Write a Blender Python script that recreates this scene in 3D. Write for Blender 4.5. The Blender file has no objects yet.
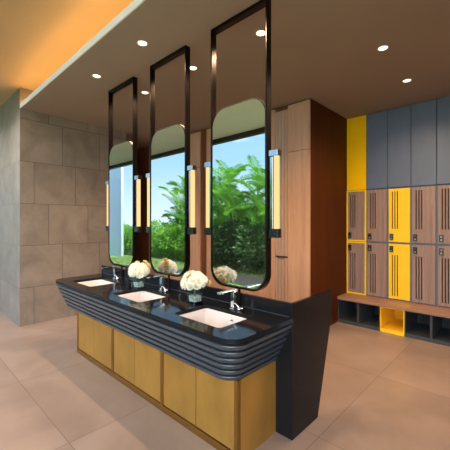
import bpy, bmesh, math, random
from mathutils import Vector, Matrix
R = math.radians
PI = math.pi
random.seed(7)
scene = bpy.context.scene
COL = scene.collection

# ------------------------------------------------------------------ helpers
def lin(r, g, b):
    f = lambda c: c/12.92 if c <= .04045 else ((c+.055)/1.055)**2.4
    return (f(r/255), f(g/255), f(b/255), 1)

def link(o):
    COL.objects.link(o)
    return o

def obj(name, bm, mats, parent=None, smooth=False, kind=None, bevel=0, seg=2):
    me = bpy.data.meshes.new(name)
    bmesh.ops.recalc_face_normals(bm, faces=bm.faces)
    bm.to_mesh(me); bm.free()
    return obj_me(name, me, mats, parent, smooth, kind, bevel, seg)

def obj_me(name, me, mats, parent=None, smooth=False, kind=None, bevel=0, seg=2):
    o = link(bpy.data.objects.new(name, me))
    if not isinstance(mats, (list, tuple)): mats = [mats]
    if not me.materials:
        for m in mats: me.materials.append(m)
    if smooth:
        for p in me.polygons: p.use_smooth = True
    if parent is not None: o.parent = parent
    if kind: o['kind'] = kind
    if bevel:
        md = o.modifiers.new('bevel', 'BEVEL'); md.width = bevel; md.segments = seg
        md.limit_method = 'ANGLE'; md.angle_limit = R(40)
    return o

def box(bm, x0, x1, y0, y1, z0, z1, mi=0):
    v = [bm.verts.new(p) for p in ((x0,y0,z0),(x1,y0,z0),(x1,y1,z0),(x0,y1,z0),(x0,y0,z1),(x1,y0,z1),(x1,y1,z1),(x0,y1,z1))]
    for q in ((3,2,1,0),(4,5,6,7),(0,1,5,4),(1,2,6,5),(2,3,7,6),(3,0,4,7)):
        f = bm.faces.new([v[i] for i in q]); f.material_index = mi
    return v

def bx(*a):
    bm = bmesh.new(); box(bm, *a); return bm

def cyl(bm, p0, p1, r0, r1=None, n=16, cap=True, mi=0):
    r1 = r0 if r1 is None else r1
    p0, p1 = Vector(p0), Vector(p1)
    d = (p1-p0).normalized()
    a = d.orthogonal().normalized(); b = d.cross(a)
    A = [bm.verts.new(p0+(a*math.cos(t)+b*math.sin(t))*r0) for t in (2*PI*i/n for i in range(n))]
    B = [bm.verts.new(p1+(a*math.cos(t)+b*math.sin(t))*r1) for t in (2*PI*i/n for i in range(n))]
    for i in range(n):
        f = bm.faces.new((A[i], A[(i+1)%n], B[(i+1)%n], B[i])); f.material_index = mi
    if cap:
        bm.faces.new(A[::-1]).material_index = mi; bm.faces.new(B).material_index = mi

def tube(bm, pts, rad, n=8, mi=0):
    pts = [Vector(p) for p in pts]
    rings = []
    for i, p in enumerate(pts):
        d = (pts[min(i+1, len(pts)-1)]-pts[max(i-1, 0)]).normalized()
        a = d.cross(Vector((0.13, .31, .94))).normalized(); b = d.cross(a)
        r = rad[i] if isinstance(rad, (list, tuple)) else rad
        rings.append([bm.verts.new(p+(a*math.cos(t)+b*math.sin(t))*r) for t in (2*PI*k/n for k in range(n))])
    for A, B in zip(rings, rings[1:]):
        for k in range(n):
            bm.faces.new((A[k], A[(k+1)%n], B[(k+1)%n], B[k])).material_index = mi
    bm.faces.new(rings[0][::-1]).material_index = mi; bm.faces.new(rings[-1]).material_index = mi

def rrect(x0, x1, y0, y1, r, n=8, corners=(1,1,1,1)):
    """rounded rectangle, counter clockwise from the corner (x0,y0)"""
    out = []
    for (cx, cy, a0), on in zip(((x0, y0, PI), (x1, y0, 1.5*PI), (x1, y1, 0), (x0, y1, .5*PI)), corners):
        if not on: out.append((cx, cy)); continue
        sx = cx + (r if cx == x0 else -r); sy = cy + (r if cy == y0 else -r)
        for k in range(n+1):
            t = a0 + .5*PI*k/n
            out.append((sx+r*math.cos(t), sy+r*math.sin(t)))
    return out

def plate_mesh(name, loops, z0, z1):
    """flat plate with holes: the first loop is the outline, the others the holes"""
    cu = bpy.data.curves.new(name, 'CURVE'); cu.dimensions = '2D'; cu.fill_mode = 'BOTH'
    cu.extrude = (z1-z0)/2
    for L in loops:
        s = cu.splines.new('POLY'); s.points.add(len(L)-1); s.use_cyclic_u = True
        for p, q in zip(s.points, L): p.co = (q[0], q[1], 0, 1)
    o = link(bpy.data.objects.new(name, cu))
    dg = bpy.context.evaluated_depsgraph_get(); dg.update()
    me = bpy.data.meshes.new_from_object(o.evaluated_get(dg))
    bpy.data.objects.remove(o); bpy.data.curves.remove(cu)
    me.transform(Matrix.Translation((0, 0, (z0+z1)/2)))
    me.materials.clear(); me.name = name
    return me

def thing(name, loc, label, cat, group=None, rz=0):
    o = link(bpy.data.objects.new(name, None)); o.empty_display_size = .1
    o.location = loc; o.rotation_euler = (0, 0, rz)
    return tag(o, label, cat, group)

def tag(o, label, cat, group=None):
    o['label'] = label; o['category'] = cat
    if group: o['group'] = group
    return o

def dup(root, loc, rz=None, label=None, group=None, scale=None):
    def cp(o, par):
        c = link(o.copy())
        if par is not None:
            c.parent = par
        for ch in list(o.children): cp(ch, c)
        return c
    c = cp(root, None)
    c.location = loc
    if rz is not None: c.rotation_euler = (0, 0, rz)
    if scale: c.scale = (scale,)*3
    if label: c['label'] = label
    if group: c['group'] = group
    return c

def struct(name, bm, m, bevel=0):
    return obj(name, bm, m, None, False, 'structure', bevel)

# ------------------------------------------------------------------ materials
def new_mat(name):
    m = bpy.data.materials.new(name); m.use_nodes = True
    nt = m.node_tree
    return m, nt, nt.nodes['Principled BSDF']

def setp(b, **k):
    for n, v in k.items():
        b.inputs[n.replace('_', ' ')].default_value = v

def N(nt, t, **k):
    n = nt.nodes.new(t)
    for a, v in k.items(): setattr(n, a, v)
    return n

def math_n(nt, op, a, b=None, c=None):
    n = N(nt, 'ShaderNodeMath', operation=op)
    for i, v in enumerate((a, b, c)):
        if v is None: continue
        if isinstance(v, (int, float)): n.inputs[i].default_value = v
        else: nt.links.new(v, n.inputs[i])
    return n.outputs[0]

def simple(name, col, rough=.5, metal=0, var=.12, scale=6, stretch=(1,1,1), bump=0, spec=.5, coat=0, detail=4, rvar=0):
    m, nt, b = new_mat(name)
    setp(b, Roughness=rough, Metallic=metal)
    b.inputs['Specular IOR Level'].default_value = spec
    b.inputs['Coat Weight'].default_value = coat
    b.inputs['Coat Roughness'].default_value = .08
    tc = N(nt, 'ShaderNodeTexCoord'); mp = N(nt, 'ShaderNodeMapping'); mp.inputs['Scale'].default_value = stretch
    nz = N(nt, 'ShaderNodeTexNoise'); nz.inputs['Scale'].default_value = scale; nz.inputs['Detail'].default_value = detail
    nt.links.new(tc.outputs['Object'], mp.inputs[0]); nt.links.new(mp.outputs[0], nz.inputs['Vector'])
    mr = N(nt, 'ShaderNodeMapRange'); mr.inputs[1].default_value = .3; mr.inputs[2].default_value = .7
    mr.inputs[3].default_value = 1-var; mr.inputs[4].default_value = 1+var
    nt.links.new(nz.outputs['Fac'], mr.inputs[0])
    hs = N(nt, 'ShaderNodeHueSaturation'); hs.inputs['Color'].default_value = col
    nt.links.new(mr.outputs[0], hs.inputs['Value']); nt.links.new(hs.outputs[0], b.inputs['Base Color'])
    if rvar:
        r2 = N(nt, 'ShaderNodeMapRange'); r2.inputs[3].default_value = rough-rvar; r2.inputs[4].default_value = rough+rvar
        nt.links.new(nz.outputs['Fac'], r2.inputs[0]); nt.links.new(r2.outputs[0], b.inputs['Roughness'])
    if bump:
        bp = N(nt, 'ShaderNodeBump'); bp.inputs['Strength'].default_value = bump; bp.inputs['Distance'].default_value = .01
        nt.links.new(nz.outputs['Fac'], bp.inputs['Height']); nt.links.new(bp.outputs[0], b.inputs['Normal'])
    return m

def wood(name, c1, c2, rough=.45, axis=2, scale=14, spec=.4):
    """straight grained veneer, grain along one axis"""
    m, nt, b = new_mat(name); setp(b, Roughness=rough); b.inputs['Specular IOR Level'].default_value = spec
    tc = N(nt, 'ShaderNodeTexCoord'); mp = N(nt, 'ShaderNodeMapping')
    s = [1, 1, 1]; s[axis] = .045; mp.inputs['Scale'].default_value = s
    nt.links.new(tc.outputs['Object'], mp.inputs[0])
    n1 = N(nt, 'ShaderNodeTexNoise'); n1.inputs['Scale'].default_value = scale; n1.inputs['Detail'].default_value = 6; n1.inputs['Roughness'].default_value = .65
    n2 = N(nt, 'ShaderNodeTexNoise'); n2.inputs['Scale'].default_value = scale*9; n2.inputs['Detail'].default_value = 3
    for n in (n1, n2): nt.links.new(mp.outputs[0], n.inputs['Vector'])
    f = math_n(nt, 'ADD', math_n(nt, 'MULTIPLY', n1.outputs['Fac'], .7), math_n(nt, 'MULTIPLY', n2.outputs['Fac'], .3))
    cr = N(nt, 'ShaderNodeValToRGB')
    cr.color_ramp.elements[0].position = .33; cr.color_ramp.elements[0].color = c1
    cr.color_ramp.elements[1].position = .67; cr.color_ramp.elements[1].color = c2
    nt.links.new(f, cr.inputs[0]); nt.links.new(cr.outputs[0], b.inputs['Base Color'])
    return m

def tiles(name, c1, c2, joint, ua, va, tu, tv, u0, v0, shift, jw, rough, bump=.15, nscale=2.2, jstr=1, spec=.4):
    """large slabs: joints every tu (axis ua) and tv (axis va), rows shifted by a fixed step"""
    m, nt, b = new_mat(name); setp(b, Roughness=rough); b.inputs['Specular IOR Level'].default_value = spec
    tc = N(nt, 'ShaderNodeTexCoord'); sp = N(nt, 'ShaderNodeSeparateXYZ'); nt.links.new(tc.outputs['Object'], sp.inputs[0])
    U, Vv = sp.outputs[ua], sp.outputs[va]
    v = math_n(nt, 'DIVIDE', math_n(nt, 'SUBTRACT', Vv, v0), tv)
    row = math_n(nt, 'FLOOR', v)
    u = math_n(nt, 'ADD', math_n(nt, 'DIVIDE', math_n(nt, 'SUBTRACT', U, u0), tu), math_n(nt, 'MULTIPLY', row, -shift))
    fu = math_n(nt, 'FRACT', u); fv = math_n(nt, 'FRACT', v)
    du = math_n(nt, 'MULTIPLY', math_n(nt, 'MINIMUM', fu, math_n(nt, 'SUBTRACT', 1, fu)), tu)
    dv = math_n(nt, 'MULTIPLY', math_n(nt, 'MINIMUM', fv, math_n(nt, 'SUBTRACT', 1, fv)), tv)
    j = math_n(nt, 'MULTIPLY', math_n(nt, 'LESS_THAN', math_n(nt, 'MINIMUM', du, dv), jw), jstr)
    cell = N(nt, 'ShaderNodeCombineXYZ'); nt.links.new(math_n(nt, 'FLOOR', u), cell.inputs[0]); nt.links.new(row, cell.inputs[1])
    wn = N(nt, 'ShaderNodeTexWhiteNoise'); nt.links.new(cell.outputs[0], wn.inputs['Vector'])
    off = N(nt, 'ShaderNodeVectorMath', operation='MULTIPLY_ADD'); off.inputs[1].default_value = (7, 7, 7)
    nt.links.new(wn.outputs['Color'], off.inputs[0]); nt.links.new(tc.outputs['Object'], off.inputs[2])
    n1 = N(nt, 'ShaderNodeTexNoise'); n1.inputs['Scale'].default_value = nscale; n1.inputs['Detail'].default_value = 8; n1.inputs['Roughness'].default_value = .62; n1.inputs['Distortion'].default_value = .6
    nt.links.new(off.outputs[0], n1.inputs['Vector'])
    cr = N(nt, 'ShaderNodeValToRGB'); cr.color_ramp.elements[0].position = .3; cr.color_ramp.elements[1].position = .7
    cr.color_ramp.elements[0].color = c1; cr.color_ramp.elements[1].color = c2
    nt.links.new(n1.outputs['Fac'], cr.inputs[0])
    hs = N(nt, 'ShaderNodeHueSaturation'); nt.links.new(cr.outputs[0], hs.inputs['Color'])
    nt.links.new(math_n(nt, 'ADD', math_n(nt, 'MULTIPLY', wn.outputs['Value'], .1), .95), hs.inputs['Value'])
    mx = N(nt, 'ShaderNodeMix', data_type='RGBA'); nt.links.new(j, mx.inputs['Factor']); nt.links.new(hs.outputs[0], mx.inputs[6]); mx.inputs[7].default_value = joint
    nt.links.new(mx.outputs[2], b.inputs['Base Color'])
    bp = N(nt, 'ShaderNodeBump'); bp.inputs['Strength'].default_value = bump; bp.inputs['Distance'].default_value = .01
    nt.links.new(math_n(nt, 'SUBTRACT', n1.outputs['Fac'], j), bp.inputs['Height']); nt.links.new(bp.outputs[0], b.inputs['Normal'])
    return m

def emit(name, col, strength):
    m, nt, b = new_mat(name)
    nt.nodes.remove(b); e = N(nt, 'ShaderNodeEmission'); e.inputs[0].default_value = col; e.inputs[1].default_value = strength
    nt.links.new(e.outputs[0], nt.nodes['Material Output'].inputs[0])
    return m

def thin_glass(name, tint=(1,1,1,1), refl=.9):
    m, nt, b = new_mat(name); nt.nodes.remove(b)
    t = N(nt, 'ShaderNodeBsdfTransparent'); t.inputs[0].default_value = tint
    g = N(nt, 'ShaderNodeBsdfGlossy'); g.inputs['Roughness'].default_value = 0.02
    ge = N(nt, 'ShaderNodeNewGeometry'); dp = N(nt, 'ShaderNodeVectorMath', operation='DOT_PRODUCT')
    nt.links.new(ge.outputs['Incoming'], dp.inputs[0]); nt.links.new(ge.outputs['Normal'], dp.inputs[1])
    fr = N(nt, 'ShaderNodeMath', operation='MULTIPLY_ADD'); fr.inputs[1].default_value = .96; fr.inputs[2].default_value = .04
    nt.links.new(math_n(nt, 'POWER', math_n(nt, 'SUBTRACT', 1, math_n(nt, 'ABSOLUTE', dp.outputs['Value'])), 5), fr.inputs[0])
    mx = N(nt, 'ShaderNodeMixShader')
    nt.links.new(math_n(nt, 'MULTIPLY', fr.outputs[0], refl), mx.inputs[0]); nt.links.new(t.outputs[0], mx.inputs[1]); nt.links.new(g.outputs[0], mx.inputs[2])
    nt.links.new(mx.outputs[0], nt.nodes['Material Output'].inputs[0])
    return m

M = {}
M['ceil'] = simple('taupe_ceiling_paint', lin(160,140,130), .8, var=.03, scale=1.5)
M['ceil_cove'] = simple('cove_glow_ceiling_paint', lin(188,158,128), .85, var=.02, scale=1.5)  # lighter, warmer copy of the taupe paint, carrying part of the cove glow
M['ceil_up'] = simple('cream_ceiling_paint', lin(236,234,218), .85, var=.02, scale=1.5)
M['fascia'] = simple('pale_fascia_paint', lin(236,234,242), .6, var=.02)
M['stone'] = tiles('tan_stone_slabs', lin(108,93,80), lin(136,120,104), lin(80,68,57), 1, 2, .615, .632, 1.52, -.066, .667, .004, .55, bump=.2, nscale=2.6)
M['stone_front'] = tiles('daylit_stone_slabs_front', lin(110,102,95), lin(136,128,121), lin(110,100,92), 0, 2, .615, .632, .1, -.066, .667, .004, .5, bump=.15, nscale=2.6)  # same stone in a greyer tone, the front's cool daylight put into colour
M['floor'] = tiles('warm_stone_floor', lin(144,122,107), lin(168,144,129), lin(116,94,80), 0, 1, 1.24, 1.264, -1.1-1.24*4, .87, 0, .003, .3, bump=.06, nscale=1.1, jstr=.85)
M['wood'] = wood('light_walnut_veneer', lin(166,124,97), lin(197,156,126), .42)
M['wood_dark'] = wood('dark_walnut_veneer', lin(84,46,24), lin(116,68,38), .4)
M['wood_side'] = wood('shaded_brown_veneer', lin(66,28,4), lin(88,42,8), .55, spec=.15)  # darkened copy of the dark walnut, the unlit side's shade painted in
M['wood_lock'] = wood('rose_walnut_laminate', lin(130,104,94), lin(163,136,122), .5, scale=22)
M['wood_bench'] = wood('bench_walnut', lin(142,104,80), lin(176,134,106), .35, axis=0)
M['granite'] = simple('polished_black_granite', (.009,.0095,.011,1), 0.1, var=.35, scale=160, spec=.14, detail=2)
M['granite_rib'] = simple('sky_tinted_black_granite', (.034,.047,.062,1), .3, var=.2, scale=120, spec=.8, detail=2)  # blue base colour stands in for sky reflected in the black ribs
M['brass'] = simple('brushed_brass_leaf', lin(174,130,60), .45, metal=.55, var=.16, scale=5, stretch=(1,1,.55), detail=7, rvar=.1)
M['brass_trim'] = simple('brass_trim', lin(150,108,52), .35, metal=.8, var=.06)
M['brass_gap'] = simple('dark_joint', lin(52,38,20), .7)
M['ceramic'] = simple('white_ceramic', lin(226,212,204), .15, var=.01, spec=.5)
M['chrome'] = simple('chrome', (.82,.82,.83,1), .06, metal=1, var=.01)
M['chrome_dark'] = simple('dark_drain_metal', (.25,.25,.25,1), .2, metal=1, var=.01)
M['bronze'] = simple('dark_bronze_steel', lin(34,27,24), .3, metal=.85, var=.06, scale=20)
M['mirror'] = simple('mirror_silver', (.62,.635,.635,1), .0, metal=1, var=0)
M['back'] = simple('mirror_backing', lin(48,38,34), .5, var=.05)
M['cap'] = simple('gunmetal_cap', lin(70,72,74), .25, metal=.9, var=.03)
M['polished'] = simple('polished_steel', (.42,.44,.46,1), .12, metal=1, var=.01)
M['tube'] = emit('warm_lamp_diffuser', (1,.67,.29,1), 1.2)
M['led'] = emit('warm_led_strip', (1,.60,.17,1), 28)
M['lens'] = emit('downlight_lens', (1,.86,.66,1), 4)
M['white_trim'] = simple('white_metal_ring', lin(225,215,200), .4)
M['yellow'] = simple('yellow_laminate', lin(248,201,40), .5, var=.03, spec=.25)
M['amber_lit'] = simple('lit_amber_laminate', lin(255,196,4), .5, var=.03, spec=.12)  # deeper yellow, brightened in colour to stand in for stronger light overhead
M['grey'] = simple('blue_grey_laminate', lin(94,104,124), .5, var=.04)
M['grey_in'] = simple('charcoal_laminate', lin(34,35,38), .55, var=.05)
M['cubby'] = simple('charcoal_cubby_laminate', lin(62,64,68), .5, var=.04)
M['slot'] = simple('vent_slot_shade', lin(34,20,16), .6, var=.02)
M['lock'] = simple('black_lock', lin(40,30,26), .3, var=.02)
M['lock_metal'] = simple('lock_metal', lin(170,160,150), .3, metal=.8, var=.02)
M['inlay'] = simple('bronze_inlay', lin(156,146,140), .35, metal=.2, var=.03)
M['black_pull'] = simple('black_pull', lin(30,24,22), .35)
M['glass'] = thin_glass('clear_window_glass')
M['alu'] = simple('dark_window_frame', lin(60,54,50), .4, metal=.5, var=.03)
M['ext'] = simple('pale_render', lin(178,198,206), .8, var=.03)
M['path'] = simple('dark_slate_paving', lin(62,62,60), .5, var=.12, scale=4)
M['lawn'] = simple('lawn', lin(114,146,78), .9, var=.3, scale=9)
M['leaf'] = simple('palm_leaf', lin(120,184,56), .4, var=.3, scale=3)
M['leaf2'] = simple('bright_shrub_leaf', lin(120,178,58), .45, var=.35, scale=5)
M['leaf3'] = simple('shaded_shrub_leaf', lin(64,104,44), .45, var=.35, scale=5)  # darker leaf copy, shade on the hedge below the palms put into colour
M['stem'] = simple('plant_stem', lin(112,120,66), .6, var=.2)
M['petal'] = simple('cream_petal', lin(255,251,238), .6, var=.02, scale=20)
M['petal_y'] = simple('pale_yellow_petal', lin(240,220,150), .6, var=.05, scale=20)
M['fleaf'] = simple('bouquet_leaf', lin(70,110,40), .5, var=.2, scale=20)
for k in ('petal', 'petal_y', 'fleaf', 'leaf', 'leaf2', 'leaf3'):
    b = M[k].node_tree.nodes['Principled BSDF']
    nt = M[k].node_tree
    tr = N(nt, 'ShaderNodeBsdfTranslucent'); ms = N(nt, 'ShaderNodeMixShader'); ms.inputs[0].default_value = .5 if 'petal' in k else .35
    nt.links.new(b.inputs['Base Color'].links[0].from_socket, tr.inputs[0])
    nt.links.new(b.outputs[0], ms.inputs[1]); nt.links.new(tr.outputs[0], ms.inputs[2]); nt.links.new(ms.outputs[0], nt.nodes['Material Output'].inputs[0])
M['vase'] = thin_glass('vase_glass', (.94,.97,.96,1), 1.6)
M['pebble'] = simple('clear_glass_pebbles', lin(176,186,180), .15, var=.25, scale=60)

# ------------------------------------------------------------------ dimensions
ZC, ZU = 3.2375, 3.55          # lower and upper ceiling
YF = 1.333                     # line of the dropped ceiling's edge
YW, XW, YL = 3.93, -2.157, 5.16
XS = -5.463
YWIN = -1.5
XR = 1.9
XFL = -13.5

# ------------------------------------------------------------------ room shell
struct('floor', bx(XFL, XR, YWIN, 5.7, -.12, 0), M['floor'])
struct('ceiling', bx(-9, XR, YF+.012, 5.7, ZC, ZC+.065), M['ceil'])
struct('ceiling_upper', bx(XFL, XR, .35, 1.85, ZU, ZU+.2), M['ceil_cove'])
struct('ceiling_window', bx(XFL, XR, YWIN-.25, .35, ZU-.03, ZU+.2), M['ceil_up'])
struct('trim_1', bx(XS+.001, XR, YF, YF+.012, ZC, ZC+.068), M['fascia'])
struct('trim_2', bx(XS, XR, 1.80, 1.85, ZC+.066, ZU), M['ceil_up'])
bm = bx(XFL, XS, YF, 3.05, 0, ZU)
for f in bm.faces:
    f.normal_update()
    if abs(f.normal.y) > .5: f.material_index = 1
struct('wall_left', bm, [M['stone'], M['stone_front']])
struct('wall_corridor', bx(-9.1, -9, 3.05, 3.96, 0, ZC), M['wood_dark'])
struct('wall_window_end', bx(XFL-.1, XFL, YWIN, YF, 0, ZU), M['ext'])
bm = bmesh.new()
box(bm, XR, XR+.1, .2, 5.7, 0, ZU); box(bm, XR, XR+.1, YWIN, .2, 3.0, ZU)
struct('wall_right', bm, M['wood_dark'])
wf2 = struct('window_added', bx(XR+.02, XR+.09, YWIN+.06, .2, 0, .03), M['alu'])  # added window, unseen, put in to light the stone wall and vanity
obj('pane', bx(XR+.045, XR+.057, YWIN+.06, .2, .03, 3.0), M['glass'], wf2)
bm = bmesh.new()
for y in (YWIN+.09, -.62, .17): box(bm, XR+.02, XR+.09, y-.03, y+.03, .03, 3.0)
obj('window_frame', bm, M['alu'], wf2)
struct('wall_far', bx(-.285, XR, YL, YL+.1, 0, ZC), M['wood'])
bmw = bx(-9, XW-.02, YW+.03, 5.6, 0, ZC)
struct('wall_back', bmw, M['wood_dark'])
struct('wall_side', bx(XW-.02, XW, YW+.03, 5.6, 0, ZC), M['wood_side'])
# wall panels of light veneer, the dark strips between them stand back
tn = [3]
def trim(bm, m, bevel=0):
    struct('trim_%d' % tn[0], bm, m, bevel); tn[0] += 1
g = .004
for x0, x1 in ((-2.5, XW), (-4.2, -2.72), (-6.03, -4.37), (-9, -6.95)):
    bm = bmesh.new()
    for z0, z1 in ((0, 2.547), (2.553, ZC-.02)):
        box(bm, x0, x1, YW, YW+.03, z0, z1)
    trim(bm, M['wood'], .0015)
# fluted strip with three bronze inlays
bm = bmesh.new()
for z0, z1 in ((0, 1.035), (1.06, ZC-.07)):
    box(bm, -2.715, -2.507, YW+.004, YW+.03, z0, z1)
trim(bm, M['wood'])
for x in (-2.672, -2.617, -2.565):
    bm = bmesh.new()
    for z0, z1 in ((0, 1.03), (1.065, ZC-.07)):
        box(bm, x-.009, x+.009, YW-.004, YW+.004, z0, z1)
    trim(bm, M['inlay'])
bm = bx(-2.69, -2.548, YW-.022, YW+.004, 1.038, 1.058)
h_ = obj('cabinet_pull', bm, M['black_pull'], bevel=.003)
tag(h_, 'small black bar pull between the bronze stripes on the light wood wall', 'handle')

# window wall behind the photographer
bm = bmesh.new()
box(bm, XFL, XR, YWIN-.06, YWIN+.06, 3.42, ZU)
box(bm, XFL, XR, YWIN-.04, YWIN+.04, 0, .03)
wfr = struct('window_1', bm, M['alu'])
gm = obj('pane', bx(XFL, XR, YWIN-.006, YWIN+.006, .03, 3.42), M['glass'], wfr)
bm = bmesh.new()
for x in (-12, -9, -6, -3, 0):
    box(bm, x-.03, x+.03, YWIN-.05, YWIN+.05, .03, 3.42)
obj('window_frame', bm, M['alu'], wfr)

# ------------------------------------------------------------------ vanity: gold cabinet
XP, YB, ZK, ZL = -1.214, 1.9686, .871, .971
cab = thing('vanity_cabinet', (-2.63, 1.75, 0), 'long brass fronted base cabinet under the ribbed black counter', 'cabinet')
def child(name, bm, m, par, bevel=0, smooth=False):
    for v in bm.verts: v.co -= par.location
    return obj(name, bm, m, par, smooth, None, bevel)
GX0, GX1, GY = -3.896, -1.354, 1.543
bm = bx(GX0+.012, GX1-.01, GY+.022, YB-.002, .002, .526)
child('carcass', bm, M['brass_gap'], cab)
bm = bmesh.new(); box(bm, GX0, GX1, GY-.004, GY+.03, 0, .05); child('plinth', bm, M['brass_trim'], cab, .002)
child('side_panel', bx(GX1-.012, GX1, GY+.03, YB-.002, 0, .528), M['brass'], cab, .001)
child('side_panel', bx(GX0, GX0+.012, GY+.03, YB-.002, 0, .528), M['brass'], cab, .001)
for x0, x1 in ((GX0, GX0+.02), (-3.052, -3.012), (-2.204, -2.172), (GX1-.03, GX1)):
    child('post', bx(x0, x1, GY-.004, GY+.03, .05, .528), M['brass_trim'], cab, .002)
for x0, x1 in ((GX0+.024, -3.468), (-3.459, -3.056), (-3.008, -2.628), (-2.619, -2.208), (-2.168, -1.773), (-1.764, GX1-.034)):
    child('door', bx(x0, x1, GY+.004, GY+.024, .056, .526), M['brass'], cab, .0025)

# ------------------------------------------------------------------ vanity: black granite counter
ctr = thing('vanity_counter', (-2.63, 1.75, 0), 'long polished black granite vanity counter with ribbed front and tapering end wall', 'counter')
SX = (-1.68, -2.635, -3.59)
CX0, CX1, CY0 = -4.1, -1.206, 1.337
loops = [rrect(CX0, CX1, CY0, YB-.001, .12, 10, (1,1,0,0))]
for x in SX:
    loops.append(rrect(x-.246, x+.246, 1.456, 1.804, .032, 6))
me = plate_mesh('counter_top', loops, ZK-.03, ZK)
me.transform(Matrix.Translation(-ctr.location))
obj_me('counter_top', me, M['granite'], ctr, bevel=.003)
# ribbed apron: U shaped outline swept down, narrowing as it goes
def uline(t, e, z):
    x0 = CX0 + e; x1 = CX1 - .148*t - e; y0 = CY0 + .138*t + e
    r = max(.12 - e*.5, .03)
    L = rrect(x0, x1, y0, YB-.001, r, 8, (1,1,0,0))
    # start at the back left corner
    return [L[-1]] + L[:-1], z
lev = []
zt, zb, nr = ZK-.031, .53, 6
ph = (zt-zb)/nr
for i in range(nr):
    za = zt - i*ph
    f = lambda z: (zt-z)/(zt-zb)
    lev += [(za, .03), (za-.015, .03), (za-.016, .0), (za-.02, -.003), (za-ph+.004, -.001), (za-ph+.001, .004)]
lev += [(zb, .004), (zb, .085), (zt, .085)]
bm = bmesh.new(); rings = []
for z, e in lev:
    L, _ = uline((zt-z)/(zt-zb), e, z)
    rings.append([bm.verts.new((x, y, z)) for x, y in L])
rings.append(rings[0])
for A, B in zip(rings, rings[1:]):
    for k in range(len(A)-1):
        bm.faces.new((A[k], A[k+1], B[k+1], B[k]))
for k in (0, -1):
    bm.faces.new([r[k] for r in rings[:-1]])
child('ribbed_apron', bm, M['granite_rib'], ctr)
bm = bmesh.new(); box(bm, -4.17, XP-.001, YB, YB+.03, 0, ZL); child('backsplash', bm, M['granite'], ctr, .003)
bm = bmesh.new()
prof = [(YB+.001, 0), (2.346, 0), (2.45, .32), (2.545, .62), (2.588, .78), (2.605, .90), (2.607, ZL), (YB+.001, ZL)]
A = [bm.verts.new((XP, y, z)) for y, z in prof]; B = [bm.verts.new((XP-.03, y, z)) for y, z in prof]
bm.faces.new(A); bm.faces.new(B[::-1])
for k in range(len(A)): bm.faces.new((A[k], A[(k+1) % len(A)], B[(k+1) % len(A)], B[k]))
for v in bm.verts:
    if abs(v.co.y-(YB+.001)) < 1e-4: v.co.y = YB+.03 if v.co.x < XP-.01 else YB
child('end_panel', bm, M['granite'], ctr, .004)
child('joint_line', bx(-4.09, XP-.03, YB-.004, YB+.0005, ZK, ZK+.004), M['cubby'], ctr)
child('rear_ledge', bx(-4.1, XP-.032, YB+.031, 2.3, .68, .72), M['granite'], ctr)

# ------------------------------------------------------------------ sinks, faucets
def loft(bm, rings, close_last=True):
    V = [[bm.verts.new(p) for p in r] for r in rings]
    n = len(V[0])
    for A, B in zip(V, V[1:]):
        for k in range(n): bm.faces.new((A[k], A[(k+1) % n], B[(k+1) % n], B[k]))
    if close_last: bm.faces.new(V[-1])
    return V
def sink_ring(hx, hy, r, z): return [(x, y, z) for x, y in rrect(-hx, hx, -hy, hy, r, 6)]
sk = thing('sink', (SX[0], 1.63, ZK-.031), 'white undermount sink nearest the black end wall, under the right-hand mirror', 'sink', 'white sinks set in the black counter')
bm = bmesh.new()
loft(bm, [sink_ring(.272, .198, .05, -.001), sink_ring(.244, .172, .032, -.001), sink_ring(.240, .168, .032, -.008), sink_ring(.226, .154, .045, -.07), sink_ring(.195, .13, .06, -.098), sink_ring(.16, .10, .05, -.108), sink_ring(.03, .03, .02, -.111)])
bs = obj('basin', bm, M['ceramic'], sk, smooth=True)
md = bs.modifiers.new('thick', 'SOLIDIFY'); md.thickness = .008; md.offset = 0
bm = bmesh.new(); cyl(bm, (0, 0, -.112), (0, 0, -.1065), .024, .022, 20); obj('drain', bm, M['chrome'], sk)
bm = bmesh.new(); cyl(bm, (.05, .1574, -.04), (.05, .163, -.04), .014, .014, 14)
box(bm, .03, .07, 0.1568, .161, -.044, -.036); obj('overflow', bm, M['chrome_dark'], sk)
dup(sk, (SX[1], 1.63, ZK-.031), label='white undermount sink below the middle mirror')
dup(sk, (SX[2], 1.63, ZK-.031), label='white undermount sink at the far end, nearest the stone wall')

fc = thing('faucet', (SX[0], 1.862, ZK), 'chrome faucet at the sink nearest the black end wall', 'faucet', 'chrome faucets on the black counter')
bm = bmesh.new(); box(bm, -.024, .024, -.024, .024, 0, .006); obj('base_plate', bm, M['chrome'], fc, bevel=.002)
bm = bmesh.new(); box(bm, -.017, .017, -.017, .017, .006, .138); obj('body', bm, M['chrome'], fc, bevel=.004)
bm = bmesh.new(); box(bm, -.02, .02, -.165, .02, .138, .151); obj('spout', bm, M['chrome'], fc, bevel=.003)
bm = bmesh.new(); tube(bm, [(.06, 0, .012), (.075, 0, .016), (.10, -.004, .022)], [.009, .008, .006], 10)
cyl(bm, (.06, 0, 0), (.06, 0, .018), .02, .017, 18)
tube(bm, [(.06, 0, .018), (.03, 0, .04), (.014, 0, .05)], [.007, .006, .005], 8); obj('handle', bm, M['chrome'], fc, smooth=True)
dup(fc, (SX[1], 1.862, ZK), label='chrome faucet at the middle sink')
dup(fc, (SX[2], 1.862, ZK), label='chrome faucet at the far sink, nearest the stone wall')

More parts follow.
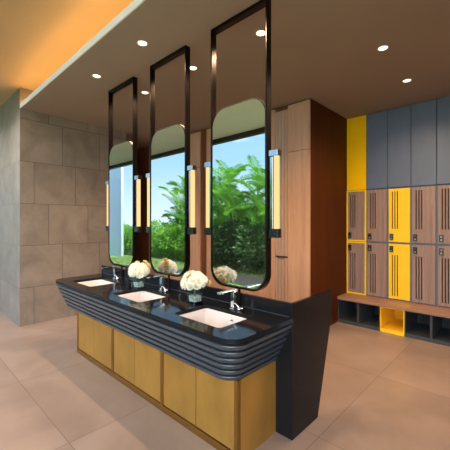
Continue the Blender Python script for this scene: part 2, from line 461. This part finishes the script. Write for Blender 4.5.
# ------------------------------------------------------------------ hanging mirrors
MX = (-1.72, -2.668, -3.617)
HW, FY0, FY1, ZT, ZB = .302, 1.942, 2.0, 2.52, 1.012
mt = thing('hanging_mirror', (MX[0], 1.97, ZK), 'tall rounded mirror hung from the ceiling in a dark frame, reflecting palms, nearest the camera', 'mirror', 'ceiling hung mirrors over the vanity')
o_ = Vector((MX[0], 1.97, ZK))
def mchild(name, bm, m, bevel=0, smooth=False):
    for v in bm.verts: v.co -= o_
    return obj(name, bm, m, mt, smooth, None, bevel)
# flat bar bent into a U below, running up to the ceiling, closed by a bar at the top
x0, x1 = MX[0]-HW, MX[0]+HW
tb = .013
def upath(e, r):
    L = [(x0+e, ZC-.001)]
    for k in range(13):
        t = PI + .5*PI*k/12; L.append((x0+e+r+r*math.cos(t), ZB+e+r+r*math.sin(t)))
    for k in range(13):
        t = 1.5*PI + .5*PI*k/12; L.append((x1-e-r+r*math.cos(t), ZB+e+r+r*math.sin(t)))
    L.append((x1-e, ZC-.001)); return L
O, I = upath(0, .15), upath(tb, .137)
bm = bmesh.new()
rg = [[bm.verts.new((p[0], y, p[1])) for p in L] for y, L in ((FY0, O), (FY0, I), (FY1, I), (FY1, O))]
n = len(O)
for a in range(4):
    A, B = rg[a], rg[(a+1) % 4]
    for k in range(n-1): bm.faces.new((A[k], A[k+1], B[k+1], B[k]))
for k in (0, n-1): bm.faces.new([r[k] for r in rg])
mchild('frame', bm, M['bronze'], .0015)
bm = bx(x0+tb, x1-tb, FY0, FY1, ZC-.03, ZC-.001)
mchild('top_bar', bm, M['bronze'], .0015)
# mirror glass with rounded corners, thin polished edge, backing board
def xz_plate(name, L, y0, y1):
    bm = bmesh.new()
    A = [bm.verts.new((p[0], y0, p[1])) for p in L]; B = [bm.verts.new((p[0], y1, p[1])) for p in L]
    bm.faces.new(A); bm.faces.new(B[::-1])
    for k in range(len(A)): bm.faces.new((A[k], A[(k+1) % len(A)], B[(k+1) % len(A)], B[k]))
    return bm
e = tb + .0015
bm = xz_plate('rim', rrect(x0+e, x1-e, ZB+e, ZT, .15, 12), 1.951, 1.985)
mchild('backing', bm, M['back'])
bm = xz_plate('glass', rrect(x0+e+.006, x1-e-.006, ZB+e+.006, ZT-.011, .142, 12), 1.947, 1.951)
mchild('mirror_glass', bm, M['mirror'])
bm = bmesh.new(); cyl(bm, (MX[0]+.02, 1.955, ZK), (MX[0]+.02, 1.955, ZB+.004), .011, .011, 16)
cyl(bm, (MX[0]+.02, 1.952, ZK), (MX[0]+.02, 1.952, ZK+.006), .016, .016, 18)
mchild('support_rod', bm, M['bronze'], smooth=False)
dup(mt, (MX[1], 1.97, ZK), label='tall rounded mirror hung from the ceiling, middle of the three, above the middle sink')
dup(mt, (MX[2], 1.97, ZK), label='tall rounded mirror hung from the ceiling at the far end beside the stone wall')

# ------------------------------------------------------------------ lamps on the mirror frames
def sconce(s, label):
    t = thing('mirror_lamp', (0, 0, 0), label, 'lamp', 'vertical warm lamps on the mirror frames')
    def bb(a, b, *r): return (min(s*a, s*b), max(s*a, s*b)) + r
    bm = bmesh.new(); box(bm, *bb(.012, .038, -.012, .02, .066, .605)); obj('back_plate', bm, M['polished'], t, bevel=.002)
    bm = bmesh.new()
    L = rrect(min(s*.046, s*.086), max(s*.046, s*.086), -.02, .02, .018, 6)
    A = [bm.verts.new((x, y, .067)) for x, y in L]; B = [bm.verts.new((x, y, .604)) for x, y in L]
    bm.faces.new(A[::-1]); bm.faces.new(B)
    for k in range(len(L)): bm.faces.new((A[k], A[(k+1) % len(L)], B[(k+1) % len(L)], B[k]))
    obj('diffuser', bm, M['tube'], t)
    bm = bmesh.new(); box(bm, *bb(.012, .09, -.026, .026, .605, .65)); obj('top_cap', bm, M['polished'], t, bevel=.002)
    bm = bmesh.new(); box(bm, *bb(.012, .09, -.026, .026, 0, .066)); obj('bottom_cap', bm, M['cap'], t, bevel=.002)
    for z in (.17, .52):
        bm = bmesh.new(); cyl(bm, (0, 0, z), (s*.014, 0, z), .006, .006, 12); obj('bracket', bm, M['polished'], t)
    return t
sc_r = sconce(1, 'lit vertical lamp on the right side of the nearest mirror, before the light wood panel')
sc_l = sconce(-1, 'lit vertical lamp on the left side of the nearest mirror, showing between two mirrors')
ZS = 1.435
names = ('nearest mirror', 'middle mirror', 'far mirror')
for i, x in enumerate(MX):
    for s, base in ((1, sc_r), (-1, sc_l)):
        loc = (x+s*HW, 1.975, ZS)
        if i == 0: base.location = loc
        elif i == 1: dup(base, loc, label='lit vertical lamp on the %s side of the middle mirror' % ('right' if s > 0 else 'left'))
        else: dup(base, loc, label=('lit vertical lamp between the far mirror and the middle one, on the far mirror' if s > 0 else 'lit vertical lamp on the left of the far mirror, a thin sliver against stone'))

# ------------------------------------------------------------------ vases and bouquets
vs = thing('vase', (-2.03, 1.768, ZK), 'square clear glass vase between the nearest sink and the middle one', 'vase', 'glass vases on the counter')
bm = bmesh.new()
def sq(h, z, r=.008): return [(x, y, z) for x, y in rrect(-h, h, -h, h, r, 3)]
loft(bm, [sq(.042, .016), sq(.044, .02), sq(.044, .13), sq(.049, .13), sq(.049, 0), sq(.02, 0)], True)
bm.faces.new([v for v in bm.verts if abs(v.co.z-.016) < 1e-5][::-1])
obj('glass_body', bm, M['vase'], vs)
bm = bmesh.new(); rp = random.Random(2)
for iz in range(3):
    for ix in range(4):
        for iy in range(4):
            if 0 < ix < 3 and 0 < iy < 3 and iz < 2: continue
            c_ = Vector((-.031+.0207*ix+rp.uniform(-.002, .002), -.031+.0207*iy+rp.uniform(-.002, .002), .026+.0165*iz))
            bmesh.ops.create_icosphere(bm, subdivisions=1, radius=.0108*rp.uniform(.85, 1.05), matrix=Matrix.Translation(c_))
pb = obj('pebbles', bm, M['pebble'], vs, smooth=True); pb['kind'] = 'stuff'
dup(vs, (-2.905, 1.765, ZK), label='square clear glass vase between the middle sink and the far one')

def petal_mesh():
    bm = bmesh.new()
    rnd = random.Random(3)
    for ring, (cnt, rad, tilt, L, w) in enumerate(((4, .004, 82, .022, .018), (5, .008, 66, .026, .024), (6, .010, 46, .03, .028), (7, .011, 22, .033, .03), (7, .010, 2, .033, .03))):
        for k in range(cnt):
            a = 2*PI*(k+ring*.37)/cnt + rnd.uniform(-.15, .15)
            tl = R(tilt+rnd.uniform(-6, 6))
            g = []
            for i in range(5):
                u = i/4
                row = []
                for j in range(5):
                    v = (j-2)/2
                    wid = w*.5*math.sin(PI*min(.97, .18+.62*u))**.7
                    out = rad + L*u*math.cos(tl) - .006*u*u*0
                    up = L*u*math.sin(tl) + .010*v*v*u - .004*u*u*(ring > 2)
                    row.append(bm.verts.new(Vector((math.cos(a)*out-math.sin(a)*v*wid, math.sin(a)*out+math.cos(a)*v*wid, up+.004*ring*0))))
                g.append(row)
            for i in range(4):
                for j in range(4): bm.faces.new((g[i][j], g[i][j+1], g[i+1][j+1], g[i+1][j]))
    me = bpy.data.meshes.new('bloom'); bm.to_mesh(me); bm.free()
    for p in me.polygons: p.use_smooth = True
    return me
PET = petal_mesh(); PET.materials.append(M['petal'])
PETY = PET.copy(); PETY.materials.clear(); PETY.materials.append(M['petal_y'])
def bouquet(loc, seed, label, extra):
    rnd = random.Random(seed)
    t = thing('flower_bouquet', loc, label, 'flowers', 'cream flower bouquets in the vases')
    pts = []
    for lat, cnt in ((78, 1), (48, 5), (16, 8), (-14, 7)):
        for k in range(cnt):
            a = 2*PI*(k+.3*rnd.random())/cnt + lat
            la = R(lat+rnd.uniform(-7, 7))
            pts.append((Vector((math.cos(la)*math.cos(a), math.cos(la)*math.sin(a), math.sin(la))), rnd.uniform(.056, .082), PET, rnd.uniform(.8, 1.1)))
    for d in extra: pts.append((Vector(d[:3]).normalized(), d[3], PETY, .62))
    c = Vector((0, 0, .178))
    sb = bmesh.new()
    for d, r, me, s in pts:
        p = c + Vector((d.x*r*1.12, d.y*r*1.12, d.z*r*.85))
        o = link(bpy.data.objects.new('bloom', me)); o.parent = t
        o.location = p; o.scale = (s,)*3
        o.rotation_euler = d.to_track_quat('Z', 'Y').to_euler()
        tube(sb, [p, c*.62, Vector((rnd.uniform(-.022, .022), rnd.uniform(-.022, .022), .024))], .0022, 5)
    obj('stems', sb, M['fleaf'], t)
    lb = bmesh.new()
    for k in range(13):
        a = rnd.uniform(0, 2*PI); el = rnd.uniform(-.45, .25)
        d = Vector((math.cos(a)*math.cos(el), math.sin(a)*math.cos(el), math.sin(el)))
        p = c + d*.05 - Vector((0, 0, .02)); q = Vector((-math.sin(a), math.cos(a), 0))
        L = .05
        v = [lb.verts.new(p), lb.verts.new(p+d*L*.5+q*.014), lb.verts.new(p+d*L-Vector((0, 0, .012))), lb.verts.new(p+d*L*.5-q*.014)]
        lb.faces.new(v)
    obj('leaves', lb, M['fleaf'], t)
    return t
bouquet((-2.03, 1.768, ZK), 4, 'round cream flower bouquet in the glass vase beside the nearest sink', [(.5, .6, -.1, .105), (-.5, -.3, .9, .09)])
bouquet((-2.905, 1.765, ZK), 9, 'cream flower bouquet with taller yellow sprigs in the vase beside the far sink', [(.75, .65, .8, .115), (.35, .5, 1.1, .12), (-.4, .1, .9, .1), (.6, .8, .5, .1)])

# ------------------------------------------------------------------ lockers
LP = .311
def col_x(i): return XW + .001 + LP*i
def lock_mesh():
    bm = bmesh.new()
    box(bm, 0, .048, -.016, 0, 0, .092, 0)
    box(bm, .013, .036, -.022, -.016, .012, .034, 1)
    box(bm, .01, .038, -.019, -.016, .052, .080, 2)
    me = bpy.data.meshes.new('lock'); bmesh.ops.recalc_face_normals(bm, faces=bm.faces); bm.to_mesh(me); bm.free()
    for k in ('lock', 'lock_metal', 'chrome_dark'): me.materials.append(M[k])
    return me
LOCK = lock_mesh()
def locker(i, doorm, framem, yellow_ring, label):
    t = thing('locker', (col_x(i), YL, .402), label, 'locker', 'two door lockers above the bench')
    W, H = LP-.002, 1.658
    bm = bmesh.new()
    # carcass: back, sides, shelf, top and bottom round two compartments
    box(bm, 0, W, .40, .43, 0, H)
    for a, b in ((0, .011), (W-.011, W)): box(bm, a, b, 0, .40, 0, H)
    for a, b in ((0, .014), (.828, .852), (H-.014, H)): box(bm, .011, W-.011, 0, .40, a, b)
    obj('carcass', bm, framem, t)
    for z0, z1, up in ((.016, .826, False), (.854, H-.016, True)):
        bm = bmesh.new()
        a, b = .0135, W-.0135
        if yellow_ring: a, b, z0, z1 = a+.010, b-.010, z0+.010, z1-.010
        # door leaf built round its three slots
        s0, s1 = (z0+.045, z1-.115) if not up else (z0+.205-.09, z1-.045)
        if up: s0, s1 = z0+.195, z1-.04
        else: s0, s1 = z0+.04, z1-.165
        xs = [a] + [q for o in (.064, .098, .132) for q in (o-.008, o+.008)] + [b]
        y0, y1 = -.012, .008
        box(bm, a, b, y0, y1, z0, s0); box(bm, a, b, y0, y1, s1, z1)
        for k in range(0, len(xs), 2): box(bm, xs[k], xs[k+1], y0, y1, s0, s1)
        box(bm, a, xs[-2]+.02, y1-.004, y1+.004, s0-.01, s1+.01, 1)  # dark sheet behind the slots, standing in for the shaded inside
        d = obj('door', bm, [doorm, M['slot']], t)
        lk = obj_me('lock', LOCK, M['lock'], d); lk['label'] = 'black keypad lock with metal tag'
        lk.location = (.03, y0, z0+.03 if up else z1-.122)
        if yellow_ring:
            bm = bmesh.new()
            A0, B0, Z0, Z1 = .0, W, (.0 if not up else .843), (.837 if not up else H)
            w = .0225
            for q in ((A0, A0+w, Z0, Z1), (B0-w, B0, Z0, Z1), (A0+w, B0-w, Z0, Z0+w), (A0+w, B0-w, Z1-w, Z1)):
                box(bm, q[0], q[1], -.016, -.001, q[2], q[3])
            f = obj('door_surround', bm, M['yellow'], t); f['label'] = 'bright yellow surround'
    return t
locker(0, M['wood_lock'], M['grey'], True, 'wood locker framed in yellow, at the left end against the dark wood wall')
locker(1, M['wood_lock'], M['grey'], False, 'wood locker between the yellow framed one and the all yellow one')
locker(2, M['yellow'], M['grey'], False, 'locker with two plain yellow doors')
locker(3, M['wood_lock'], M['grey'], False, 'wood locker just right of the yellow doored locker')
locker(4, M['wood_lock'], M['grey'], False, 'wood locker at the right edge of the photo, second right of the yellow doors')
locker(5, M['wood_lock'], M['grey'], False, 'wood locker beyond the right edge, last of the row')
for i in range(6):
    z0, z1 = 2.063, ZC-.002
    lab = ('tall yellow overhead cabinet panel in the corner above the yellow framed locker', 'tall grey overhead cabinet right beside the yellow one', 'tall grey overhead cabinet above the yellow doored locker',
           'tall grey overhead cabinet, third of the grey ones from the yellow', 'tall grey overhead cabinet at the right edge of the photo', 'tall grey overhead cabinet, last of the row')[i]
    t = thing('overhead_cabinet', (col_x(i), YL, z0), lab, 'cabinet', 'tall cabinets above the lockers')
    mm = M['amber_lit'] if i == 0 else M['grey']
    obj('carcass', bx(.001, LP-.003, .004, .43, 0, z1-z0), M['grey_in'], t)
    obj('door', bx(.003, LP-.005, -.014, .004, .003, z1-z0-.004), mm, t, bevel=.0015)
# bench and shoe cubbies
bt = obj('bench_top', bx(XW+.001, XW+LP*6, 4.79, YL+.4, .358, .40), M['wood_bench'], bevel=.003)
tag(bt, 'long wood bench top below the lockers', 'bench')
for i in range(6):
    lab = ('open grey shoe cubby under the bench, against the dark wood wall', 'open grey shoe cubby just left of the yellow one', 'open yellow shoe cubby under the bench', 'open grey shoe cubby just right of the yellow one',
           'open grey shoe cubby at the right edge, second right of the yellow', 'open grey shoe cubby, last of the row')[i]
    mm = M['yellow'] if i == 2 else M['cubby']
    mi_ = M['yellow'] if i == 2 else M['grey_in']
    t = thing('shoe_cubby', (col_x(i), 4.811, 0), lab, 'cubby', 'open shoe cubbies under the bench')
    W = LP-.002; D = YL+.3-4.811
    bm = bmesh.new()
    for a, b in ((0, .013), (W-.013, W)): box(bm, a, b, 0, D, 0, .357)
    box(bm, .013, W-.013, 0, D, .03, .048); box(bm, .013, W-.013, 0, .016, 0, .03); box(bm, .013, W-.013, 0, D, .345, .357)
    obj('box_frame', bm, mm, t)
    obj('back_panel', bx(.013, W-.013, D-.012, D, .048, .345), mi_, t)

# ------------------------------------------------------------------ downlights
dl = thing('downlight', (0, 0, ZC), '', 'ceiling light', 'recessed ceiling downlights')
bm = bmesh.new(); n = 24
prof = [(.052, 0), (.052, -.004), (.045, -.006), (.040, -.002), (.038, 0)]
rg = [[bm.verts.new((r*math.cos(2*PI*k/n), r*math.sin(2*PI*k/n), z)) for k in range(n)] for r, z in prof]
for A, B in zip(rg, rg[1:]):
    for k in range(n): bm.faces.new((A[k], A[(k+1) % n], B[(k+1) % n], B[k]))
obj('trim_ring', bm, M['white_trim'], dl, smooth=True)
bm = bmesh.new(); cyl(bm, (0, 0, -.0005), (0, 0, -.002), .0395, .0395, 24); obj('lens', bm, M['lens'], dl)
DL = [(-2.64, 1.645, 'recessed downlight in the dropped ceiling, topmost left of the three before the mirrors'), (-3.615, 1.65, 'recessed downlight in the dropped ceiling, leftmost in the photo'), (-2.665, 2.29, 'recessed downlight just right of the middle mirror frame'),
      (-3.62, 2.295, 'recessed downlight seen between the far and middle mirror frames'), (-1.732, 2.286, 'recessed downlight seen inside the nearest mirror frame'), (-1.025, 3.297, 'recessed downlight before the lockers, the nearer of two'),
      (-1.053, 4.251, 'recessed downlight before the lockers, the farther of two'),
      (-1.68, 1.645, 'recessed downlight above the nearest sink, out of the frame'), (-.06, 3.297, 'added recessed downlight out of the frame, nearer of two'), (-.06, 4.251, 'added recessed downlight out of the frame, farther of two')]  # the two by the lockers are unseen, added to light the doors
SP = bpy.data.lights.new('downlight_beam', 'SPOT'); SP.energy = 70; SP.color = (1, .70, .44); SP.spot_size = R(150); SP.spot_blend = .8; SP.shadow_soft_size = .02
DL += [(-5.3, .55, 'added downlight in the upper ceiling before the stone wall, out of the frame'), (-7.2, .55, 'added downlight in the upper ceiling farther along the stone wall, out of the frame')]  # unseen downlights added to brighten the far-left floor and stone
SP2 = bpy.data.lights.new('added_hall_beam', 'SPOT'); SP2.energy = 150; SP2.color = (1, .90, .80); SP2.spot_size = R(150); SP2.spot_blend = .8; SP2.shadow_soft_size = .02
for i, (x, y, lab) in enumerate(DL):
    z_ = ZC if i < 10 else ZU
    t = dl if i == 0 else dup(dl, (x, y, z_))
    t.location = (x, y, z_); t['label'] = lab
    l = link(bpy.data.objects.new('beam', SP if i < 10 else SP2)); l.location = (x, y, z_-.012)

# cove strip hidden on top of the dropped ceiling's edge
bm = bx(XS+.01, XR-.02, 1.375, 1.392, ZC+.0655, ZC+.086)
cv = obj('led_strip', bm, M['led']); tag(cv, 'warm LED strip lying in the cove behind the pale ceiling edge', 'light strip')

# ------------------------------------------------------------------ garden outside the window (seen in the mirrors)
struct('ground', bx(-34, 30, -24, YWIN-.05, -.3, -.02), M['lawn'])
struct('trim_path', bx(-8.3, -3, -3.3, -2.15, -.02, 0.0), M['path'])
struct('wall_garden', bx(-16, -13.45, -3.5, -3.38, -.02, 4.8), M['ext'])
rnd = random.Random(11)
bm = bmesh.new()
for k in range(9000):
    x = rnd.uniform(-13.3, -3.5); y = rnd.uniform(-3.9, -1.7)
    if -8.3 < x < -3 and -3.3 < y < -2.15: continue
    a = rnd.uniform(0, PI); h = rnd.uniform(.03, .08); c, s = math.cos(a)*.006, math.sin(a)*.006
    bm.faces.new([bm.verts.new((x-c, y-s, -.02)), bm.verts.new((x+c, y+s, -.02)), bm.verts.new((x+rnd.uniform(-.03, .03), y+rnd.uniform(-.03, .03), h))])
gr = obj('grass', bm, M['lawn'], kind='stuff'); tag(gr, 'short green lawn grass outside, seen at the foot of the mirrors', 'grass')

def frond_mesh(seed, L=1.7, droop=1.0):
    rnd = random.Random(seed); bm = bmesh.new()
    P = []
    for i in range(15):
        u = i/14
        P.append(Vector((L*(u*.55+.14*u*u), 0, L*(.98*u-.55*droop*u*u))))
    tube(bm, P, [.014*(1-.85*i/14)+.002 for i in range(15)], 5)
    nl = 30
    for i in range(nl):
        u = .2+.79*i/nl
        k = u*14; a = int(min(k, 13)); p = P[a].lerp(P[a+1], k-a); d = (P[a+1]-P[a]).normalized()
        up = Vector((-d.z, 0, d.x))
        ll = .5*math.sin(PI*(.12+.83*u))**.8 * L/1.7
        for s in (-1, 1):
            dr = (d*.62+Vector((0, s*.75, 0))+up*rnd.uniform(.1, .42)).normalized()
            w = up.cross(dr).normalized()*.0
            side = d*.013
            mid = p+dr*ll*.5; end = p+dr*ll+Vector((0, 0, -ll*rnd.uniform(.15, .4)))
            v = [bm.verts.new(p-side*.6), bm.verts.new(p+side*.6), bm.verts.new(mid+side), bm.verts.new(end), bm.verts.new(mid-side)]
            bm.faces.new(v)
    me = bpy.data.meshes.new('frond'); bm.to_mesh(me); bm.free(); me.materials.append(M['leaf'])
    return me
FR = [frond_mesh(1, 1.7, .9), frond_mesh(2, 1.6, 1.15), frond_mesh(3, 1.5, .6)]
def palm(loc, h, nf, seed, label, s=1.0):
    rnd = random.Random(seed)
    t = thing('palm', loc, label, 'palm', 'garden palms reflected in the mirrors')
    for c in range(3):
        q = Vector((rnd.uniform(-.3, .3), rnd.uniform(-.3, .3), 0)); hh = h*(1.0, .72, .45)[c]*rnd.uniform(.92, 1.05)
        lean = Vector((rnd.uniform(-.2, .2), rnd.uniform(-.2, .2), 0))
        bm = bmesh.new(); tube(bm, [q+lean*u*u+Vector((0, 0, hh*u)) for u in (0, .25, .5, .75, 1)], [.05, .042, .04, .036, .03], 8)
        obj('trunk', bm, M['stem'], t, smooth=True)
        top = q+lean+Vector((0, 0, hh))
        for k in range(nf):
            o = link(bpy.data.objects.new('frond', rnd.choice(FR))); o.parent = t; o.location = top
            o.rotation_euler = (rnd.uniform(-.25, .25), rnd.uniform(-.55, .35), 2*PI*(k+rnd.random()*.6)/nf); o.scale = (s*rnd.uniform(.8, 1.1),)*3
    return t
palm((-7.6, -4.9, -.02), 2.75, 9, 1, 'tall palm in the middle of the nearest mirror reflection')
palm((-8.9, -5.3, -.02), 2.3, 9, 2, 'palm at the left of the nearest mirror reflection')
palm((-6.5, -4.7, -.02), 2.4, 9, 3, 'palm at the right of the nearest mirror reflection')
palm((-11.2, -5.2, -.02), 2.6, 9, 4, 'tall palm at the right of the middle mirror reflection')
palm((-12.4, -6.0, -.02), 1.5, 8, 5, 'low palm in the middle mirror reflection', .8)
palm((-5.3, -4.9, -.02), 2.2, 8, 7, 'palm past the right edge of the nearest mirror reflection')
palm((-9.9, -6.3, -.02), 2.4, 8, 8, 'palm farther back between the two nearer mirror reflections')

def shrub_mesh(seed, n, rx, ry, rz, ls):
    rnd = random.Random(seed); bm = bmesh.new()
    for k in range(n):
        while 1:
            p = Vector((rnd.uniform(-1, 1), rnd.uniform(-1, 1), rnd.uniform(-1, 1)))
            if .35 < p.length < 1: break
        nrm = p.normalized(); bmp = 1+.18*math.sin(5*nrm.x+seed)*math.sin(6*nrm.y)+.12*math.sin(9*nrm.z+seed)
        p = Vector((p.x*rx*bmp, p.y*ry*bmp, rz+p.z*rz*bmp))
        d = (nrm+Vector((rnd.uniform(-.9, .9), rnd.uniform(-.9, .9), rnd.uniform(-.3, .9)))).normalized()
        w = d.cross(Vector((rnd.uniform(-1, 1), rnd.uniform(-1, 1), rnd.uniform(-1, 1)))).normalized()
        L = ls*rnd.uniform(.7, 1.3)
        bm.faces.new([bm.verts.new(p), bm.verts.new(p+d*L*.5+w*L*.24), bm.verts.new(p+d*L-Vector((0, 0, L*.15))), bm.verts.new(p+d*L*.5-w*L*.24)])
    me = bpy.data.meshes.new('foliage'); bm.to_mesh(me); bm.free()
    return me
SH = [shrub_mesh(1, 2600, .75, .6, .78, .11), shrub_mesh(2, 2600, .8, .6, .72, .12), shrub_mesh(3, 2200, .7, .55, .8, .14)]
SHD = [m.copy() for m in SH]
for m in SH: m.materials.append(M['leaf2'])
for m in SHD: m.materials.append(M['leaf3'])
def shrub(loc, me, rz, s, label):
    t = thing('shrub', loc, label, 'shrub', 'garden shrubs reflected in the mirrors', rz)
    t.scale = (s,)*3
    obj_me('foliage', me, [], t)
    bm = bmesh.new()
    for k in range(4):
        a = k*1.6; tube(bm, [(0, 0, 0), (.1*math.cos(a), .1*math.sin(a), .4), (.3*math.cos(a), .3*math.sin(a), .9)], [.02, .016, .008], 6)
    obj('stem', bm, M['stem'], t)
rnd = random.Random(5)
ORD = ('first', 'second', 'third', 'fourth', 'fifth', 'sixth', 'seventh', 'eighth', 'ninth')
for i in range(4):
    shrub((-5.2-.95*i, -4.15+rnd.uniform(-.15, .15), -.02), SHD[i % 3], rnd.uniform(0, 6), rnd.uniform(.92, 1.08), 'shade-dark leafy shrub below the palms, %s from the right in the nearest mirror' % ORD[i])
for i in range(9):
    shrub((-9.0-1.0*i, -4.3+-.2+rnd.uniform(-.25, .25), -.02), SH[i % 3], rnd.uniform(0, 6), rnd.uniform(.8, 1.0), 'bright green leafy shrub in the front hedge, %s along from the dark shrubs' % ORD[i])
for i in range(9):
    shrub((-8-1.6*i, -6.8+rnd.uniform(-.4, .4), -.02), SH[(i+1) % 3], rnd.uniform(0, 6), rnd.uniform(.95, 1.1)*(1.45 if i < 4 else 1), 'bright green shrub in the back hedge behind the palms, %s from its right' % ORD[i])

# ------------------------------------------------------------------ light
sun = link(bpy.data.objects.new('sun', bpy.data.lights.new('sun', 'SUN'))); sun.data.energy = 11; sun.data.angle = R(.6); sun.data.color = (1, .95, .86)
sun.rotation_euler = Vector((-.60, -.05, -.80)).to_track_quat('-Z', 'Y').to_euler()

GLOW = 3.2
w = bpy.data.worlds.new('sky'); scene.world = w; w.use_nodes = True
nt = w.node_tree; bg = nt.nodes['Background']
tc = N(nt, 'ShaderNodeTexCoord'); sp = N(nt, 'ShaderNodeSeparateXYZ'); nt.links.new(tc.outputs['Generated'], sp.inputs[0])
cr = N(nt, 'ShaderNodeValToRGB'); el = cr.color_ramp.elements
el[0].position = 0.0; el[0].color = (.58, .72, .82, 1)
el[1].position = .6; el[1].color = (.12, .36, .80, 1)
e2 = el.new(.18); e2.color = (.30, .53, .76, 1)
nt.links.new(sp.outputs[2], cr.inputs[0])
mp = N(nt, 'ShaderNodeMapping'); mp.inputs['Scale'].default_value = (2.4, 2.4, 5.5); mp.inputs['Location'].default_value = (.35, .2, .4)
nt.links.new(tc.outputs['Generated'], mp.inputs[0])
nz = N(nt, 'ShaderNodeTexNoise'); nz.inputs['Scale'].default_value = 1.6; nz.inputs['Detail'].default_value = 8; nz.inputs['Roughness'].default_value = .55
nt.links.new(mp.outputs[0], nz.inputs['Vector'])
mr = N(nt, 'ShaderNodeMapRange'); mr.inputs[1].default_value = .5; mr.inputs[2].default_value = .72; nt.links.new(nz.outputs['Fac'], mr.inputs[0])
mx = N(nt, 'ShaderNodeMix', data_type='RGBA'); nt.links.new(mr.outputs[0], mx.inputs['Factor']); nt.links.new(cr.outputs[0], mx.inputs[6]); mx.inputs[7].default_value = (.92, .96, 1, 1)
# broad bright glow added to the sky, out of view, to light the room
dt = N(nt, 'ShaderNodeVectorMath', operation='DOT_PRODUCT'); dt.inputs[1].default_value = Vector((.62, -.75, .22)).normalized()
nt.links.new(tc.outputs['Generated'], dt.inputs[0])
gl = math_n(nt, 'POWER', math_n(nt, 'MAXIMUM', dt.outputs['Value'], 0), 5)
hz = N(nt, 'ShaderNodeVectorMath', operation='MULTIPLY_ADD'); hz.inputs[1].default_value = (GLOW, GLOW*1.02, GLOW*1.06)
cb = N(nt, 'ShaderNodeCombineXYZ')
for i in range(3): nt.links.new(gl, cb.inputs[i])
nt.links.new(cb.outputs[0], hz.inputs[0]); nt.links.new(mx.outputs[2], hz.inputs[2])
nt.links.new(hz.outputs[0], bg.inputs[0])
bg.inputs[1].default_value = 2.55

# ------------------------------------------------------------------ camera and view
cam = link(bpy.data.objects.new('camera', bpy.data.cameras.new('camera')))
cam.location = (0, 0, 1.55); cam.rotation_euler = (R(90), 0, R(43.5825))
cam.data.sensor_width = 36; cam.data.lens = 319.47/450*36; cam.data.shift_y = -2.81/450
cam.data.clip_start = .05
scene.camera = cam
vs_ = scene.view_settings
scene.display_settings.display_device = 'sRGB'
vs_.view_transform = 'Standard'; vs_.look = 'None'; vs_.gamma = 1; vs_.exposure = 0; vs_.use_curve_mapping = False
cy = scene.cycles
cy.use_denoising = True; cy.max_bounces = 10; cy.diffuse_bounces = 6; cy.glossy_bounces = 6; cy.transmission_bounces = 8; cy.transparent_max_bounces = 12
cy.sample_clamp_indirect = 6; cy.caustics_refractive = False; cy.caustics_reflective = True
